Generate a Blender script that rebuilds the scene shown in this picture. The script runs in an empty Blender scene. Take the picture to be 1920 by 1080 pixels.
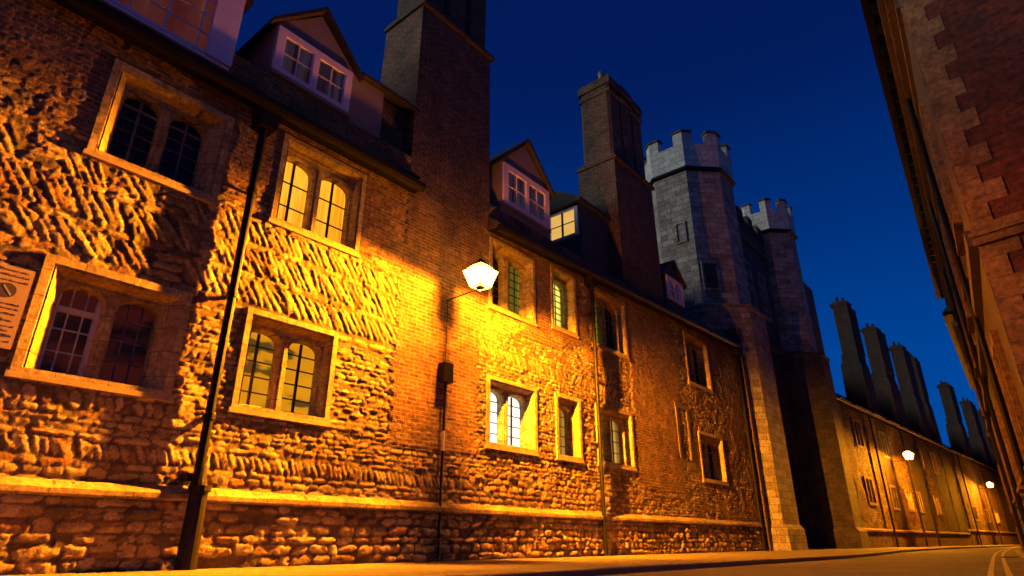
import bpy, math, random
import numpy as np
from mathutils import Vector
random.seed(7); RNG=np.random.default_rng(11)
scene=bpy.context.scene; COL=scene.collection
RAD=math.radians
# ------------------------------------------------------------------ helpers
class MB:
    def __init__(s): s.v=[]; s.f=[]
    def quad(s,*p):
        n=len(s.v); s.v+= [tuple(q) for q in p]; s.f.append(tuple(range(n,n+len(p)))); return s
    def box(s,x0,x1,y0,y1,z0,z1,tx=0,ty=0):
        # optional taper tx,ty at the top
        n=len(s.v)
        s.v+=[(x0,y0,z0),(x1,y0,z0),(x1,y1,z0),(x0,y1,z0),(x0+tx,y0+ty,z1),(x1-tx,y0+ty,z1),(x1-tx,y1-ty,z1),(x0+tx,y1-ty,z1)]
        for q in ((3,2,1,0),(4,5,6,7),(0,1,5,4),(1,2,6,5),(2,3,7,6),(3,0,4,7)): s.f.append(tuple(n+i for i in q))
        return s
    def loft(s,rings,cap=True,closed=True):
        n=len(s.v); k=len(rings[0])
        for r in rings: s.v+=[tuple(p) for p in r]
        for i in range(len(rings)-1):
            for j in range(k if closed else k-1):
                a=n+i*k+j; b=n+i*k+(j+1)%k; s.f.append((a,b,b+k,a+k))
        if cap:
            s.f.append(tuple(n+j for j in range(k))[::-1]); m=n+(len(rings)-1)*k; s.f.append(tuple(m+j for j in range(k)))
        return s
    def poly_prism(s,pts,z0,z1,off0=None):
        return s.loft([[(x,y,z0) for x,y in pts],[(x,y,z1) for x,y in pts]])
    def cyl(s,c,r,z0,z1,n=14,r2=None):
        r2=r if r2 is None else r2
        R0=[(c[0]+r*math.cos(2*math.pi*i/n),c[1]+r*math.sin(2*math.pi*i/n),z0) for i in range(n)]
        R1=[(c[0]+r2*math.cos(2*math.pi*i/n),c[1]+r2*math.sin(2*math.pi*i/n),z1) for i in range(n)]
        return s.loft([R0,R1])
    def tube(s,pts,r,n=8):
        P=[Vector(p) for p in pts]; rings=[]
        for i,p in enumerate(P):
            d=(P[min(i+1,len(P)-1)]-P[max(i-1,0)]).normalized()
            a=d.cross(Vector((0,0,1)));
            if a.length<1e-3: a=d.cross(Vector((0,1,0)))
            a.normalize(); b=d.cross(a); rr=r[i] if isinstance(r,(list,tuple)) else r
            rings.append([tuple(p+a*rr*math.cos(2*math.pi*k/n)+b*rr*math.sin(2*math.pi*k/n)) for k in range(n)])
        return s.loft(rings)
    def build(s,name,mat,parent=None,smooth=False):
        me=bpy.data.meshes.new(name); me.from_pydata(s.v,[],s.f); me.update()
        o=bpy.data.objects.new(name,me); COL.objects.link(o)
        if mat: me.materials.append(mat)
        if parent: o.parent=parent
        if smooth:
            me.polygons.foreach_set('use_smooth',[True]*len(me.polygons))
        import bmesh
        bm=bmesh.new(); bm.from_mesh(me); bmesh.ops.recalc_face_normals(bm,faces=bm.faces); bm.to_mesh(me); bm.free()
        return o
def tag(o,label,cat,group=None):
    o['label']=label; o['category']=cat
    if group: o['group']=group
    return o
def empty(name,loc,rz=0):
    o=bpy.data.objects.new(name,None); COL.objects.link(o); o.location=loc; o.rotation_euler=(0,0,rz); o.empty_display_size=.3; return o
def struct(o): o['kind']='structure'; return o
def copy_tree(o,parent=None):
    c=o.copy(); COL.objects.link(c); c.parent=parent
    for ch in list(o.children): copy_tree(ch,c)
    return c
# ------------------------------------------------------------------ materials
def new_mat(name):
    m=bpy.data.materials.new(name); m.use_nodes=True; nt=m.node_tree; b=nt.nodes['Principled BSDF']; return m,nt,b
def L(nt,a,b): nt.links.new(a,b)
def facevec(nt):
    """(u,z) coordinates that run along any upright face"""
    tc=nt.nodes.new('ShaderNodeTexCoord')
    p=nt.nodes.new('ShaderNodeSeparateXYZ'); L(nt,tc.outputs['Object'],p.inputs[0])
    n=nt.nodes.new('ShaderNodeSeparateXYZ'); L(nt,tc.outputs['Normal'],n.inputs[0])
    def M(op,a,b):
        k=nt.nodes.new('ShaderNodeMath'); k.operation=op
        for i,q in enumerate((a,b)):
            if isinstance(q,(int,float)): k.inputs[i].default_value=q
            else: L(nt,q,k.inputs[i])
        return k.outputs[0]
    u=M('SUBTRACT',M('MULTIPLY',p.outputs[1],n.outputs[0]),M('MULTIPLY',p.outputs[0],n.outputs[1]))
    c=nt.nodes.new('ShaderNodeCombineXYZ'); L(nt,u,c.inputs[0]); L(nt,p.outputs[2],c.inputs[1])
    return c.outputs[0],tc
def noise(nt,vec,scale,detail=4,rough=.6):
    n=nt.nodes.new('ShaderNodeTexNoise'); n.inputs['Scale'].default_value=scale; n.inputs['Detail'].default_value=detail; n.inputs['Roughness'].default_value=rough
    if vec: L(nt,vec,n.inputs['Vector'])
    return n.outputs['Fac']
def ramp(nt,fac,stops):
    r=nt.nodes.new('ShaderNodeValToRGB'); L(nt,fac,r.inputs[0]); e=r.color_ramp.elements
    e[0].position,e[0].color=stops[0][0],(*stops[0][1],1); e[1].position,e[1].color=stops[-1][0],(*stops[-1][1],1)
    for p,c in stops[1:-1]:
        q=e.new(p); q.color=(*c,1)
    return r.outputs[0]
def mixc(nt,a,b,f,mode='MIX'):
    m=nt.nodes.new('ShaderNodeMix'); m.data_type='RGBA'; m.blend_type=mode
    for sock,val in ((m.inputs[6],a),(m.inputs[7],b)):
        if hasattr(val,'links'): L(nt,val,sock)
        else: sock.default_value=(*val,1)
    if hasattr(f,'links'): L(nt,f,m.inputs[0])
    else: m.inputs[0].default_value=f
    return m.outputs[2]
def bump(nt,b,h,strength=.5,dist=.02,chain=None):
    k=nt.nodes.new('ShaderNodeBump'); k.inputs['Strength'].default_value=strength; k.inputs['Distance'].default_value=dist
    L(nt,h,k.inputs['Height'])
    if chain is not None: L(nt,chain,k.inputs['Normal'])
    L(nt,k.outputs[0],b.inputs['Normal']); return k.outputs[0]
def brick_nodes(nt,vec,c1,c2,mort,bw=.23,bh=.075,ms=.008,wob=.01):
    t=nt.nodes.new('ShaderNodeTexBrick')
    if wob:
        n=nt.nodes.new('ShaderNodeTexNoise'); n.inputs['Scale'].default_value=3; L(nt,vec,n.inputs['Vector'])
        s=nt.nodes.new('ShaderNodeVectorMath'); s.operation='SCALE'; s.inputs['Scale'].default_value=wob*2; L(nt,n.outputs['Color'],s.inputs[0])
        a=nt.nodes.new('ShaderNodeVectorMath'); L(nt,vec,a.inputs[0]); L(nt,s.outputs[0],a.inputs[1]); vec=a.outputs[0]
    L(nt,vec,t.inputs['Vector'])
    t.inputs['Scale'].default_value=1; t.inputs['Brick Width'].default_value=bw; t.inputs['Row Height'].default_value=bh
    t.inputs['Mortar Size'].default_value=ms; t.inputs['Mortar Smooth'].default_value=.3; t.inputs['Bias'].default_value=0
    t.inputs['Color1'].default_value=(*c1,1); t.inputs['Color2'].default_value=(*c2,1); t.inputs['Mortar'].default_value=(*mort,1)
    return t
def brick_mat(name,c1,c2,mort,bw=.23,bh=.075,ms=.009,bstr=.7,rough=.9,dirt=.6,wob=.01):
    m,nt,b=new_mat(name); vec,tc=facevec(nt)
    t=brick_nodes(nt,vec,c1,c2,mort,bw,bh,ms,wob)
    n=noise(nt,tc.outputs['Object'],2.2,6,.7); d=ramp(nt,n,[(.3,(1-dirt,)*3),(.65,(1.15,)*3)])
    c=mixc(nt,t.outputs['Color'],d,1,'MULTIPLY')
    n2=noise(nt,tc.outputs['Object'],14,3); c=mixc(nt,c,ramp(nt,n2,[(.35,(.6,)*3),(.7,(1.3,)*3)]),1,'MULTIPLY')
    L(nt,c,b.inputs['Base Color']); b.inputs['Roughness'].default_value=rough
    inv=nt.nodes.new('ShaderNodeMath'); inv.operation='SUBTRACT'; inv.inputs[0].default_value=1; L(nt,t.outputs['Fac'],inv.inputs[1])
    k=bump(nt,b,inv.outputs[0],bstr,.015); bump(nt,b,noise(nt,tc.outputs['Object'],30,6),.5,.02,k)
    return m
def rough_mat(name,c1,c2,scale=6,bs=.3,rough=.85,metal=0,fine=40,bd=.01):
    m,nt,b=new_mat(name); tc=nt.nodes.new('ShaderNodeTexCoord')
    n=noise(nt,tc.outputs['Object'],scale,7,.65)
    L(nt,ramp(nt,n,[(.3,c1),(.7,c2)]),b.inputs['Base Color']); b.inputs['Roughness'].default_value=rough; b.inputs['Metallic'].default_value=metal
    bump(nt,b,noise(nt,tc.outputs['Object'],fine,6),bs,bd); return m
def tile_mat(name,c1,c2):
    m,nt,b=new_mat(name); tc=nt.nodes.new('ShaderNodeTexCoord')
    s=nt.nodes.new('ShaderNodeSeparateXYZ'); L(nt,tc.outputs['Object'],s.inputs[0]); c=nt.nodes.new('ShaderNodeCombineXYZ'); L(nt,s.outputs[1],c.inputs[0]); L(nt,s.outputs[2],c.inputs[1])
    t=brick_nodes(nt,c.outputs[0],c1,c2,tuple(.4*q for q in c1),.17,.1,.008)
    L(nt,t.outputs['Color'],b.inputs['Base Color']); b.inputs['Roughness'].default_value=.8
    bump(nt,b,t.outputs['Fac'],-.8,.02); return m
def glass_mat(name,c=(.01,.01,.012),rough=.12):
    m,nt,b=new_mat(name); tc=nt.nodes.new('ShaderNodeTexCoord')
    b.inputs['Base Color'].default_value=(*c,1); b.inputs['Roughness'].default_value=rough; b.inputs['Specular IOR Level'].default_value=.2
    bump(nt,b,noise(nt,tc.outputs['Object'],5,2),.15,.02); return m
def lit_mat(name,stops,strength,kind='curtain',scale=7,base=(.02,.01,.005)):
    m,nt,b=new_mat(name); tc=nt.nodes.new('ShaderNodeTexCoord'); mp=nt.nodes.new('ShaderNodeMapping'); L(nt,tc.outputs['Object'],mp.inputs[0])
    if kind=='curtain': mp.inputs['Scale'].default_value=(1,scale,.35)
    elif kind=='room': mp.inputs['Scale'].default_value=(1,.8,2.2)
    n=noise(nt,mp.outputs[0],1.6 if kind=='room' else 1.2,2,.5)
    c=ramp(nt,n,stops); b.inputs['Base Color'].default_value=(*base,1); b.inputs['Roughness'].default_value=.15; b.inputs['Specular IOR Level'].default_value=.12
    L(nt,c,b.inputs['Emission Color']); b.inputs['Emission Strength'].default_value=strength; return m

M={}
def dull(n,v=.15): M[n].node_tree.nodes['Principled BSDF'].inputs['Specular IOR Level'].default_value=v
M['surround']=brick_mat('dressed_stone',(.47,.33,.13),(.36,.245,.09),(.16,.10,.04),.55,.33,.006,.5,dirt=.5,wob=.0)
M['sill']=rough_mat('sill_stone',(.28,.19,.07),(.44,.31,.12),9,.5,.9)
M['string']=brick_mat('string_stone',(.38,.26,.10),(.27,.18,.065),(.10,.07,.03),.85,3.0,.01,.6,dirt=.6,wob=.0)
M['brick']=brick_mat('old_brick',(.23,.08,.03),(.10,.036,.016),(.26,.17,.09),.24,.082,.013,1.0)
M['brick_soot']=brick_mat('sooty_brick',(.14,.06,.03),(.06,.028,.016),(.17,.12,.075),.24,.082,.013,1.0,dirt=.55)
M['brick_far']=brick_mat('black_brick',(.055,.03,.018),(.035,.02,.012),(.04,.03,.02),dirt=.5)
M['brick_red']=brick_mat('red_brick',(.20,.038,.016),(.09,.019,.010),(.09,.05,.035),.225,.075,.008,dirt=.45)
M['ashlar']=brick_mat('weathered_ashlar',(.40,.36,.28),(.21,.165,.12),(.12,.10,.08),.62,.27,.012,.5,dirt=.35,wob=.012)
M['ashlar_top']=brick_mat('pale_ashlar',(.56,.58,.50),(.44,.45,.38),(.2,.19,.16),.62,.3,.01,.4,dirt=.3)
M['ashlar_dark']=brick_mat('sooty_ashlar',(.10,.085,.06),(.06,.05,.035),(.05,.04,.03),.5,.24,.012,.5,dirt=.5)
M['quoin']=brick_mat('quoin_stone',(.33,.175,.07),(.26,.14,.055),(.19,.105,.045),1.2,.30,.008,.5,dirt=.6,wob=.0)
M['cornice']=rough_mat('cornice_stone',(.08,.055,.03),(.16,.11,.055),4,.4,.9)
M['facade']=rough_mat('facade_stone',(.07,.045,.025),(.14,.095,.045),2,.4,.9)
M['tile']=tile_mat('roof_tile',(.045,.03,.022),(.028,.02,.016))
M['black']=rough_mat('black_paint',(.004,.003,.0025),(.012,.008,.006),20,.3,.45)
M['iron']=rough_mat('rusty_iron',(.002,.0015,.001),(.014,.006,.004),9,.6,.5)
M['white']=rough_mat('white_paint',(.80,.55,.60),(.90,.68,.72),8,.15,.6)
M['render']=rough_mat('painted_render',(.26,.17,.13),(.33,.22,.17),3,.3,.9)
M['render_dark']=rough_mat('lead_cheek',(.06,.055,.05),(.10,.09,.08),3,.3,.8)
M['glass']=glass_mat('dark_glass')
M['glass_red']=lit_mat('glass_red_room',[(.42,(.006,.003,.002)),(.6,(.10,.012,.004))],.35,'room')
M['lead']=rough_mat('glazing_lead',(.02,.015,.01),(.05,.035,.02),20,.2,.6)
M['came']=rough_mat('pale_lead',(.10,.06,.05),(.2,.13,.1),20,.2,.6)
M['timber']=rough_mat('cream_timber',(.5,.42,.32),(.62,.52,.4),12,.2,.6)
M['lit_w4']=lit_mat('lit_yellow_curtain',[(.3,(1,.27,.006)),(.5,(1,.43,.025)),(.7,(.8,.20,.004))],1.35,'curtain',9)
M['lit_w3']=lit_mat('lit_orange_room',[(.36,(.10,.055,.008)),(.42,(.66,.25,.006)),(.75,(.85,.33,.008))],1.0,'room')
M['lit_w5']=lit_mat('lit_white_room',[(.35,(1,.9,.62)),(.65,(1,.96,.86))],1.6,'curtain',5)
M['lit_green']=lit_mat('lit_green_leaded',[(.35,(.35,.30,.03)),(.6,(.95,.80,.12))],1.2,'curtain',3)
M['lit_dim']=lit_mat('lit_dim_green',[(.4,(.12,.10,.01)),(.7,(.35,.30,.02))],.9,'curtain',3)
M['lit_brown']=lit_mat('lit_brown',[(.4,(.3,.13,.02)),(.65,(.8,.42,.07))],.8,'curtain',3)
M['lit_side']=lit_mat('lit_side_window',[(.3,(.95,.5,.09)),(.7,(1,.6,.16))],.8,'room')
M['lit_blind']=lit_mat('lit_red_blind',[(.35,(.12,.018,.018)),(.62,(.17,.035,.03)),(.8,(.45,.13,.03))],.42,'curtain',2.2)
M['curtain']=lit_mat('mauve_curtain',[(.4,(.03,.012,.02)),(.65,(.12,.07,.13))],.25,'curtain',5)
M['paving']=brick_mat('paving_slabs',(.23,.17,.10),(.17,.125,.075),(.08,.06,.04),.9,.6,.012,.3)
M['sign_face']=rough_mat('sign_face',(.26,.17,.10),(.34,.23,.14),10,.1,.5)
M['sign_ink']=rough_mat('sign_ink',(.03,.02,.02),(.05,.03,.03),10,.1,.5)
M['sign_grey']=rough_mat('sign_grey',(.2,.18,.18),(.25,.22,.22),10,.1,.5)
M['yellow']=rough_mat('yellow_paint',(.16,.11,.03),(.42,.28,.06),5,.2,.8)
M['kerb']=rough_mat('kerb_granite',(.14,.10,.07),(.24,.18,.12),25,.4,.8)

dull('black'); dull('iron',.25)
def ground_mat(name,a,b_,slab=None,rough=.9):
    m,nt,b=new_mat(name); tc=nt.nodes.new('ShaderNodeTexCoord')
    n=noise(nt,tc.outputs['Object'],.7,8,.7); c=ramp(nt,n,[(.3,a),(.7,b_)])
    if slab:
        t=brick_nodes(nt,tc.outputs['Object'],(1,1,1),(.8,.8,.8),(.35,.35,.35),*slab,.012,0); c=mixc(nt,c,t.outputs['Color'],1,'MULTIPLY')
    c=mixc(nt,c,ramp(nt,noise(nt,tc.outputs['Object'],90,2),[(.35,(.55,)*3),(.65,(1.4,)*3)]),1,'MULTIPLY')
    L(nt,c,b.inputs['Base Color']); b.inputs['Roughness'].default_value=rough
    bump(nt,b,noise(nt,tc.outputs['Object'],60,5),.6,.012); return m
M['pave']=ground_mat('pavement_flags',(.11,.08,.04),(.18,.13,.06),(.9,.6))
M['road']=ground_mat('road_asphalt',(.045,.036,.022),(.125,.095,.05),None,.9)
M['patch']=ground_mat('dark_asphalt_seam',(.012,.01,.008),(.022,.018,.012),None,.7)
M['earth']=ground_mat('earth',(.03,.03,.02),(.05,.05,.03))

# material of the rubble wall: stone colour per stone is carried by the mesh, bricks are procedural
def wall_material():
    m,nt,b=new_mat('rubble_wall'); vec,tc=facevec(nt)
    s=nt.nodes.new('ShaderNodeSeparateXYZ'); L(nt,tc.outputs['Object'],s.inputs[0]); cv=nt.nodes.new('ShaderNodeCombineXYZ'); L(nt,s.outputs[1],cv.inputs[0]); L(nt,s.outputs[2],cv.inputs[1])
    a=nt.nodes.new('ShaderNodeAttribute'); a.attribute_name='stone'
    k=nt.nodes.new('ShaderNodeAttribute'); k.attribute_name='brickmask'
    sc=mixc(nt,a.outputs['Color'],ramp(nt,noise(nt,tc.outputs['Object'],9,7,.7),[(.3,(.6,)*3),(.7,(1.25,)*3)]),1,'MULTIPLY')
    sc=mixc(nt,sc,ramp(nt,noise(nt,tc.outputs['Object'],45,3,.6),[(.35,(.7,)*3),(.65,(1.15,)*3)]),1,'MULTIPLY')
    t=brick_nodes(nt,cv.outputs[0],(.30,.115,.035),(.12,.045,.017),(.30,.20,.10),.23,.075,.012,.02)
    bc=mixc(nt,t.outputs['Color'],ramp(nt,noise(nt,tc.outputs['Object'],6,6,.7),[(.3,(.55,)*3),(.7,(1.35,)*3)]),1,'MULTIPLY')
    c=mixc(nt,sc,bc,k.outputs['Fac']); c=mixc(nt,c,ramp(nt,noise(nt,tc.outputs['Object'],.9,6,.7),[(.32,(.45,.40,.36)),(.6,(1.1,)*3)]),1,'MULTIPLY'); L(nt,c,b.inputs['Base Color']); b.inputs['Roughness'].default_value=.92
    inv=nt.nodes.new('ShaderNodeMath'); inv.operation='MULTIPLY_ADD'; L(nt,t.outputs['Fac'],inv.inputs[0]); inv.inputs[1].default_value=-1; inv.inputs[2].default_value=1
    mu=nt.nodes.new('ShaderNodeMath'); mu.operation='MULTIPLY'; L(nt,inv.outputs[0],mu.inputs[0]); L(nt,k.outputs['Fac'],mu.inputs[1])
    q=bump(nt,b,mu.outputs[0],1.0,.02); bump(nt,b,noise(nt,tc.outputs['Object'],26,6,.65),.5,.025,q)
    return m
M['rubble']=wall_material()

# ------------------------------------------------------------------ rubble heightfield
def smooth_noise(Y,Z,sc,seed):
    r=np.random.default_rng(seed); o=np.zeros_like(Y)
    for i in range(6):
        a=r.uniform(0,2*np.pi); f=sc*r.uniform(.6,1.7); o+=np.sin((Y*np.cos(a)+Z*np.sin(a))*f+r.uniform(0,6.28))
    return o/6
def vnoise(Y,Z,sc,seed,octv=3):
    o=np.zeros_like(Y); amp=1; tot=0
    for k in range(octv):
        r=np.random.default_rng(seed+k*17); T=r.uniform(-1,1,(257,257))
        y=Y*sc+500.3; z=Z*sc+300.7; yi=np.floor(y).astype(int); zi=np.floor(z).astype(int); fy=y-yi; fz=z-zi
        fy=fy*fy*(3-2*fy); fz=fz*fz*(3-2*fz); yi%=256; zi%=256
        o+=amp*((T[yi,zi]*(1-fy)+T[yi+1,zi]*fy)*(1-fz)+(T[yi,zi+1]*(1-fy)+T[yi+1,zi+1]*fy)*fz)
        tot+=amp; amp*=.55; sc*=2.1
    return o/tot*1.5
def field(ys,zs,stones,brickfn,seed,wander=.014):
    """height, colour, brick mask on the grid; stones: (cy,cz,half length,half height,angle,amp,rgb)"""
    YY,ZZ=np.meshgrid(ys,zs,indexing='ij')
    H=np.zeros_like(YY); C=np.zeros(YY.shape+(3,)); C[:]=(.15,.095,.035)
    C*= (1+.25*smooth_noise(YY,ZZ,3,seed))[...,None]
    wy=.009*vnoise(YY,ZZ,14,seed+1)+wander*vnoise(YY,ZZ,1.3,seed+2,2); wz=.008*vnoise(YY,ZZ,15,seed+3)+wander*vnoise(YY,ZZ*.5,.9,seed+4,2)
    fine=vnoise(YY,ZZ,24,seed+5,2); big=vnoise(YY,ZZ,5,seed+6,2)
    for cy,cz,a,b,th,amp,rgb in stones:
        R=abs(a)+abs(b)+.09
        i0,i1=np.searchsorted(ys,(cy-R,cy+R)); j0,j1=np.searchsorted(zs,(cz-R,cz+R))
        if i1<=i0 or j1<=j0: continue
        dy=YY[i0:i1,j0:j1]-cy+wy[i0:i1,j0:j1]; dz=ZZ[i0:i1,j0:j1]-cz+wz[i0:i1,j0:j1]
        c,s=math.cos(th),math.sin(th); u=(dy*c+dz*s)/a; w=(-dy*s+dz*c)/b
        e=random.uniform(2.2,4.5); d=(np.abs(u+.25*w*random.uniform(-1,1))**e+np.abs(w+.12*u*random.uniform(-1,1))**random.uniform(2,3.6))
        h=(.22+.033*min(max(cy,0),9))*amp*(np.clip(1-d,0,1)**.20)*(1+.16*fine[i0:i1,j0:j1]+.15*big[i0:i1,j0:j1])+ (d<1)*(u*random.uniform(-.006,.006)+w*random.uniform(-.006,.003))
        sub=H[i0:i1,j0:j1]; m=(h>sub)&(d<1)
        sub[m]=h[m]; C[i0:i1,j0:j1][m]=rgb
    H+=.004*fine+.006*big
    K=brickfn(YY,ZZ)
    H=H*(1-K*.93)+K*(.022+.008*vnoise(YY,ZZ,2.5,seed+8)+.006*fine)
    return H,C,K
def stonecol():
    t=random.random(); k=random.uniform(.6,1.2)
    if t<.62: c=(.48,.33,.11)
    elif t<.82: c=(.38,.24,.075)
    elif t<.93: c=(.30,.15,.05)
    else: c=(.20,.14,.06)
    return tuple(q*k for q in c)
def course(st,y0,y1,z,h,l0,l1,ang=0,amp=.04,skip=.05,fill=.9,jz=.25):
    y=y0-random.random()*.2
    while y<y1:
        l=random.uniform(l0,l1)
        if random.random()>skip:
            hh=h*random.uniform(.72,1.08); 
            st.append((y+l/2,z+h/2+random.uniform(-jz,jz)*h*.4,l/2*fill,hh/2*.92,ang+random.gauss(0,.05),amp*random.choice((.3,.7,.9,1,1.25)),stonecol()))
            if ang==0 and random.random()<.18 and h>.1:
                st[-1]=(y+l/2,z+h*.72,l/2*fill,h*.24,random.gauss(0,.05),amp*.9,stonecol()); st.append((y+l/2,z+h*.25,l/2*.85,h*.22,random.gauss(0,.05),amp*.8,stonecol()))
        y+=l
def herring(st,y0,y1,z,h,w,sgn=-1,ang=.85,amp=.045):
    y=y0
    while y<y1:
        if random.random()<.05 and h>.25:
            l=random.uniform(.25,.45)
            for k in range(3): st.append((y+l/2,z+h*(k+.5)/3,l/2*.85,h/6*.85,random.gauss(0,.08),amp,stonecol()))
            y+=l; continue
        ww=w*random.uniform(.7,1.35); a=ang+random.gauss(0,.07)
        ln=h/math.sin(a)
        st.append((y,z+h/2+random.uniform(-.02,.02),ln/2*random.uniform(.8,1.04),ww*math.sin(a)/2*.86,sgn*a,amp*random.uniform(.7,1.25),stonecol())); y+=ww
def grid_mesh(name,ys,zs,H,C,K,holes,xoff,mat,parent,slopefn=None):
    ny,nz=len(ys),len(zs); YY,ZZ=np.meshgrid(ys,zs,indexing='ij')
    co=np.stack([H+xoff,YY,ZZ],-1).reshape(-1,3)
    I,J=np.meshgrid(np.arange(ny-1),np.arange(nz-1),indexing='ij')
    cy=(ys[:-1]+ys[1:])/2; cz=(zs[:-1]+zs[1:])/2; CY,CZ=np.meshgrid(cy,cz,indexing='ij'); keep=np.ones(CY.shape,bool)
    for (a,b,c,d) in holes: keep&=~((CY>a)&(CY<b)&(CZ>c)&(CZ<d))
    I=I[keep];J=J[keep]; a=I*nz+J; q=np.stack([a,a+nz,a+nz+1,a+1],-1)
    me=bpy.data.meshes.new(name); me.vertices.add(len(co)); me.vertices.foreach_set('co',co.ravel())
    me.loops.add(q.size); me.loops.foreach_set('vertex_index',q.ravel().astype(np.int32))
    me.polygons.add(len(q)); me.polygons.foreach_set('loop_start',np.arange(0,q.size,4,dtype=np.int32)); me.polygons.foreach_set('loop_total',np.full(len(q),4,dtype=np.int32))
    me.update(); me.validate()
    me.polygons.foreach_set('use_smooth',np.ones(len(me.polygons),bool))
    at=me.attributes.new('stone','FLOAT_COLOR','POINT'); at.data.foreach_set('color',np.concatenate([C.reshape(-1,3),np.ones((len(co),1))],1).ravel())
    at=me.attributes.new('brickmask','FLOAT','POINT'); at.data.foreach_set('value',K.ravel())
    me.materials.append(mat); o=bpy.data.objects.new(name,me); COL.objects.link(o); o.parent=parent; return o

# ------------------------------------------------------------------ left building
D=8.5
B=tag(empty('college_building',(-D,0,0)),'long rubble and brick college building with dormers and two tall brick chimneys beside the pavement','building')
# windows: y0,y1,z0,z1 outer, lights, pane materials, bars style
WIN=[ # y0,y1,z0,z1,lights,panes,cols,rows,opts
 (1.50,3.22,2.06,3.50,2,('glass_red','glass_red'),3,4,dict(sash=0)),
 (1.56,3.28,5.00,6.52,2,('glass','glass'),2,6,dict(top=1)),
 (4.03,5.63,2.05,3.55,2,('lit_w3','lit_w3'),2,5,dict()),
 (4.13,5.85,5.08,6.74,2,('lit_w4','lit_w4'),2,3,dict()),
 (9.36,11.06,2.12,3.58,2,('lit_w5','lit_w5'),2,5,dict()),
 (9.38,11.06,5.14,6.86,2,('glass','lit_dim'),3,7,dict()),
 (11.80,12.86,2.12,3.62,1,('lit_brown',),2,5,dict()),
 (11.74,12.86,5.28,6.98,1,('lit_green',),3,8,dict()),
 (13.58,15.46,2.14,3.66,2,('lit_brown','lit_brown'),2,4,dict()),
 (13.66,15.52,5.28,7.02,2,('lit_dim','glass'),3,7,dict()),
 (19.62,21.62,5.34,7.2,2,('glass','glass'),2,6,dict()),
 (19.90,21.95,2.16,3.74,2,('glass','glass'),2,4,dict()),
]
def arch_pts(w,z0,z1,rise,n=9):
    """light outline centred on u=0: flat bottom, four-centred head"""
    p=[(-w/2,z0),(w/2,z0)]
    for i in range(n+1):
        t=i/n; u=w/2*math.cos(math.pi*t); v=z1-rise+rise*(math.sin(math.pi*t)**.62 if 0<t<1 else 0)
        p.append((u,v))
    return p
def ray_hit(poly,c,ang):
    dx,dy=math.cos(ang),math.sin(ang); best=None
    for i in range(len(poly)):
        x1,y1=poly[i]; x2,y2=poly[(i+1)%len(poly)]; ex,ey=x2-x1,y2-y1
        den=dx*ey-dy*ex
        if abs(den)<1e-9: continue
        t=((x1-c[0])*ey-(y1-c[1])*ex)/den; s=((x1-c[0])*dy-(y1-c[1])*dx)/den
        if t>1e-6 and -1e-6<=s<=1+1e-6 and (best is None or t<best): best=t
    return (c[0]+dx*best,c[1]+dy*best)
def rect_ring(y0,y1,z0,z1,x): return [(x,y0,z0),(x,y1,z0),(x,y1,z1),(x,y0,z1)]
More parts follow.
